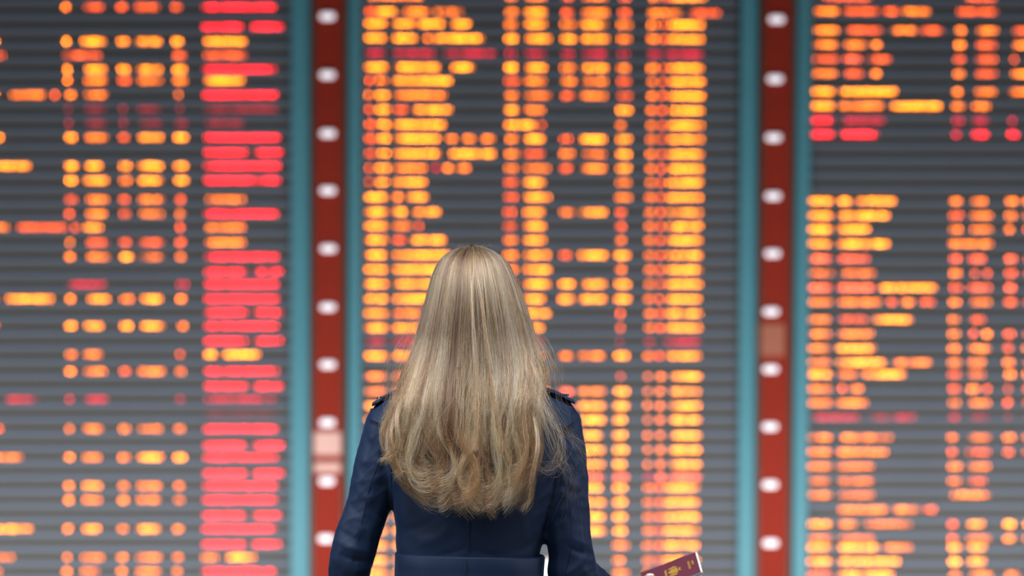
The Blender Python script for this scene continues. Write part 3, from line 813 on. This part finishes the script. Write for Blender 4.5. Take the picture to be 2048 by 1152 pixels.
    tint = 0.50 * ltint[li] + 0.85 * stint[li, si] + 0.30 * g.normal(0, 1, N)
    tint = tint + np.clip((llay[li] - 0.93) * 3.2, -1.1, 0.2)  # inner locks darker: lowlights plus painted-in shade under the outer layers
    rr = rad * (1 - 0.72 * t ** 3) * (0.7 + 0.6 * g.random(N))[:, None]
    return pos, tint, rr

def free_strands(specs, pts=22, seed=3):
    """loose hairs given by photo-space control points (px, py, depth mm)"""
    g = np.random.default_rng(seed); P_, T_, R_ = [], [], []
    for ctrl, cnt, spread, rad in specs:
        C_ = np.array(ctrl, float)
        tt = np.linspace(0, 1, len(C_)); t = np.linspace(0, 1, pts)
        for _ in range(cnt):
            q = C_ + g.normal(0, 1, C_.shape) * spread * np.linspace(0.25, 1, len(C_))[:, None] * np.array([1, 1, .35])
            # smooth: quadratic-ish interpolation by repeated averaging
            X = np.stack([np.interp(t, tt, q[:, j]) for j in range(3)], -1)
            for _k in range(14): X[1:-1] = (X[:-2] + X[1:-1] * 2 + X[2:]) / 4
            X[:, 0] += 3.6 * np.sin(t * g.uniform(5, 14) + g.uniform(0, 6)) * t; X[:, 1] += 3.0 * np.sin(t * g.uniform(4, 12) + g.uniform(0, 6)) * t
            kk = (X[:, 2] * PX - CAM_Y) / 4.8 * PX
            P_.append(np.stack([(X[:, 0] - 1024) * kk, X[:, 2] * PX, CAM_Z - (X[:, 1] - 576) * kk], -1))
            T_.append(g.normal(0.3, 0.8)); R_.append(rad * (1 - 0.6 * t ** 2) * g.uniform(.7, 1.2))
    return np.array(P_), np.array(T_), np.array(R_)

M_HAIR = bpy.data.materials.new('dark_blonde_hair'); M_HAIR.use_nodes = True
nt = M_HAIR.node_tree; nt.nodes.clear()
ho = nt.nodes.new('ShaderNodeOutputMaterial'); hb = nt.nodes.new('ShaderNodeBsdfHairPrincipled')
hb.parametrization = 'COLOR'
ha = nt.nodes.new('ShaderNodeAttribute'); ha.attribute_name = 'tint'
hr = nt.nodes.new('ShaderNodeValToRGB')
els = hr.color_ramp.elements
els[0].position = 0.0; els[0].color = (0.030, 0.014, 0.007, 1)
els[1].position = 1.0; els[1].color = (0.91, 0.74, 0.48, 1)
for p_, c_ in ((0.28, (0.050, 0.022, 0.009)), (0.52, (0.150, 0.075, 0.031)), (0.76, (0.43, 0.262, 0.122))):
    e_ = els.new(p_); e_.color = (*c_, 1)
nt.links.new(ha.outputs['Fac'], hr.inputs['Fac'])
hi = nt.nodes.new('ShaderNodeHairInfo')
rr_ = nt.nodes.new('ShaderNodeValToRGB'); rr_.color_ramp.elements[0].color = (0.05, 0.04, 0.035, 1); rr_.color_ramp.elements[1].color = (1, 1, 1, 1); rr_.color_ramp.elements[1].position = 0.20
e2_ = rr_.color_ramp.elements.new(0.55); e2_.color = (1, 1, 1, 1)
e2_ = rr_.color_ramp.elements.new(0.80); e2_.color = (1, 0.90, 0.72, 1)
rr_.color_ramp.elements[-1].color = (1, 0.86, 0.66, 1)
nt.links.new(hi.outputs['Intercept'], rr_.inputs['Fac'])
mm = nt.nodes.new('ShaderNodeMix'); mm.data_type = 'RGBA'; mm.blend_type = 'MULTIPLY'; mm.inputs['Factor'].default_value = 1
nt.links.new(hr.outputs['Color'], mm.inputs['A']); nt.links.new(rr_.outputs['Color'], mm.inputs['B'])
nt.links.new(mm.outputs['Result'], hb.inputs['Color'])
hb.inputs['Roughness'].default_value = 0.34; hb.inputs['Radial Roughness'].default_value = 0.5
hb.inputs['Random Roughness'].default_value = 0.3
nt.links.new(hb.outputs[0], ho.inputs['Surface'])

def hair_object(name, sets, label):
    hc = bpy.data.hair_curves.new(name)
    sizes = []; pos = []; rad = []; tint = []
    for p_, t_, r_ in sets:
        sizes += [p_.shape[1]] * p_.shape[0]; pos.append(p_.reshape(-1, 3)); rad.append(np.broadcast_to(r_, p_.shape[:2]).reshape(-1)); tint.append(t_)
    hc.add_curves(sizes)
    pos = np.concatenate(pos).astype(np.float32); rad = np.concatenate(rad).astype(np.float32); tint = np.concatenate(tint).astype(np.float32)
    hc.position_data.foreach_set('vector', pos.ravel())
    ra = hc.attributes.get('radius') or hc.attributes.new('radius', 'FLOAT', 'POINT')
    ra.data.foreach_set('value', rad)
    ta = hc.attributes.new('tint', 'FLOAT', 'CURVE'); ta.data.foreach_set('value', np.clip(0.46 + tint * 0.31, 0, 1))
    hc.materials.append(M_HAIR)
    o = bpy.data.objects.new(name, hc); COL.objects.link(o)
    o.parent = woman; o.matrix_parent_inverse = Matrix.Translation(-woman.location)
    tag(o, label); o['kind'] = 'stuff'
    return o

sets = [
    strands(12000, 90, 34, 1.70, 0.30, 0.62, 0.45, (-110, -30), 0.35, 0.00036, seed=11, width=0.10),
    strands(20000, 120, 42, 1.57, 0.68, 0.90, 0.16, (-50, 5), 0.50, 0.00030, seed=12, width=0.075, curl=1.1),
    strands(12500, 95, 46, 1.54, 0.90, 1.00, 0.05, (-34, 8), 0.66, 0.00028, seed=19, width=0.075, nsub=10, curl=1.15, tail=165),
    strands(5000, 60, 34, 1.0, 0.9, 1.0, 0.04, (-120, -40), 0.3, 0.00032, seed=21, width=0.08, front=True, relief=0.3, curl=0.4),
    strands(900, 300, 36, 1.56, 1.00, 1.04, 0.06, (-200, 5), 0.0, 0.00018, fly=0.55, seed=14),
]
# loose hairs: wisps blown to the right, left flick, short hairs on the crown
g5 = np.random.default_rng(5)
W = [([(945, 506, -40), (944, 540, -101), (942, 600, -121), (950, 700, -128), (957, 800, -146), (950, 900, -158)], 70, 3.0, .00028),
     ([(948, 506, -40), (953, 540, -101), (962, 600, -120), (975, 700, -127), (990, 800, -144), (1000, 900, -156)], 40, 4.0, .00026)]
W += [([(1050, 700, -60), (1085, 780, -110), (1120, 850, -130), (1165, 905, -120), (1190, 960, -100)], 26, 13, .00014)]
W += [([(1060, 760, -90), (1100, 830, -130), (1130, 890, -140), (1110, 950, -140), (1075, 930, -140)], 48, 18, .00014)]
W += [([(1050, 740, -90), (1085, 820, -130), (1105, 900, -145), (1150, 950, -135), (1140, 1010, -120)], 44, 20, .00014)]
W += [([(1068, 720, -60), (1100, 700, -60), (1125, 760, -70), (1110, 800, -80), (1150, 830, -90)], 10, 14, .00014)]
W += [([(1030, 610, -60), (1075, 660, -60), (1105, 720, -70), (1120, 760, -80)], 12, 10, .00014)]
W += [([(1060, 800, -120), (1110, 860, -140), (1180, 880, -115), (1200, 940, -80), (1180, 990, -80)], 10, 12, .00014)]
W += [([(830, 640, -60), (800, 690, -60), (775, 730, -70), (765, 790, -90)], 9, 12, .00013)]
W += [([(850, 600, -60), (835, 640, -60), (815, 700, -60), (780, 760, -80)], 14, 8, .00014)]
W += [([(828, 752, -66), (785, 830, -145), (800, 880, -150), (790, 905, -150), (765, 922, -150)], 150, 5.5, .00026)]
W += [([(822, 770, -70), (776, 850, -145), (785, 910, -150), (800, 945, -150), (795, 950, -150)], 110, 5.5, .00026)]
W += [([(1052, 790, -90), (1085, 880, -150), (1060, 960, -155), (1066, 1000, -150), (1045, 1020, -145)], 70, 5, .00025)]
for i in range(34):
    a = g5.uniform(-1, 1); x0 = 945 + 26 * a; L = g5.uniform(8, 30)
    W += [([(x0, 498, -30), (x0 + a * L * .4 - 2, 492 - L * .15, -30), (x0 + a * L * .9 - 5, 493 - L * .35 * g5.random(), -32), (x0 + a * L * 1.4 - 7, 498, -34)], 1, 2, .00010)]
sets.append(free_strands(W, 26))
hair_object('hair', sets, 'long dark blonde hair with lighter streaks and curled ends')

# ------------------------------------------------------------------ passport
pp = empty('passport', PP(0.0625, 0.044)); tag(pp, 'maroon passport with gold emblem held out in the woman\'s right hand', 'passport')
def pslab(name, u0, u1, v0, v1, n0, n1, mat, bev=0.0006):
    bm = bmesh.new(); box_bm(bm, (u0, v0, n0), (u1, v1, n1))
    bmesh.ops.bevel(bm, geom=bm.edges[:], offset=bev, segments=1, affect='EDGES')
    Mx = Matrix((( PU.x, PV.x, PN.x, PORG.x), (PU.y, PV.y, PN.y, PORG.y), (PU.z, PV.z, PN.z, PORG.z), (0, 0, 0, 1)))
    bmesh.ops.transform(bm, matrix=Mx, verts=bm.verts[:])
    return link(name, bm_mesh(name, bm), mat, pp)
tag(pslab('back_cover', 0, .125, 0, .088, -.0034, -.0024, M_DARKBLUE, .0003), 'dark lower cover')
pslab('pages', 0.001, .1262, .001, .087, -.0024, .0024, M_PAGES, .0005)
tag(pslab('front_cover', 0, .1235, 0, .088, .0024, .0034, M_PASS, .0003), 'maroon cover')
# gold crest: shield with supporters and ribbon, standing in the middle of the cover
bm = bmesh.new()
def pflat(pts, h=0.00015):
    top = [bm.verts.new(PP(0.0, 0.0, 0.0034 + h) + PU * a + PV * b) for a, b in pts]
    bot = [bm.verts.new(PP(0.0, 0.0, 0.0033) + PU * a + PV * b) for a, b in pts]
    bm.faces.new(top); m_ = len(pts)
    for i in range(m_): bm.faces.new((top[i], bot[i], bot[(i + 1) % m_], top[(i + 1) % m_]))
cu, cv = 0.066, 0.044
pflat([(cu + .012, cv - .009), (cu + .012, cv + .009), (cu - .002, cv + .009), (cu - .011, cv), (cu - .002, cv - .009)])
pflat([(cu + .014, cv - .005), (cu + .020, cv - .007), (cu + .017, cv), (cu + .020, cv + .007), (cu + .014, cv + .005)])
for s in (-1, 1):
    pflat([(cu + .012, cv + s * .012), (cu + .006, cv + s * .019), (cu - .003, cv + s * .017), (cu - .010, cv + s * .013), (cu - .004, cv + s * .011)][::s])
pflat([(cu - .013, cv - .016), (cu - .012, cv + .016), (cu - .016, cv + .014), (cu - .0165, cv - .014)])
link('emblem', bm_mesh('emblem', bm), M_GOLD, pp)
bm = bmesh.new()
for u, v0, v1 in ((.112, .042, .058), (.1035, .028, .060)):
    v = v0
    while v < v1:
        pflat([(u - .0022, v), (u + .0022, v), (u + .0022, v + .0022), (u - .0022, v + .0022)]); v += .0034
link('title_lettering', bm_mesh('title_lettering', bm), M_GOLD, pp)
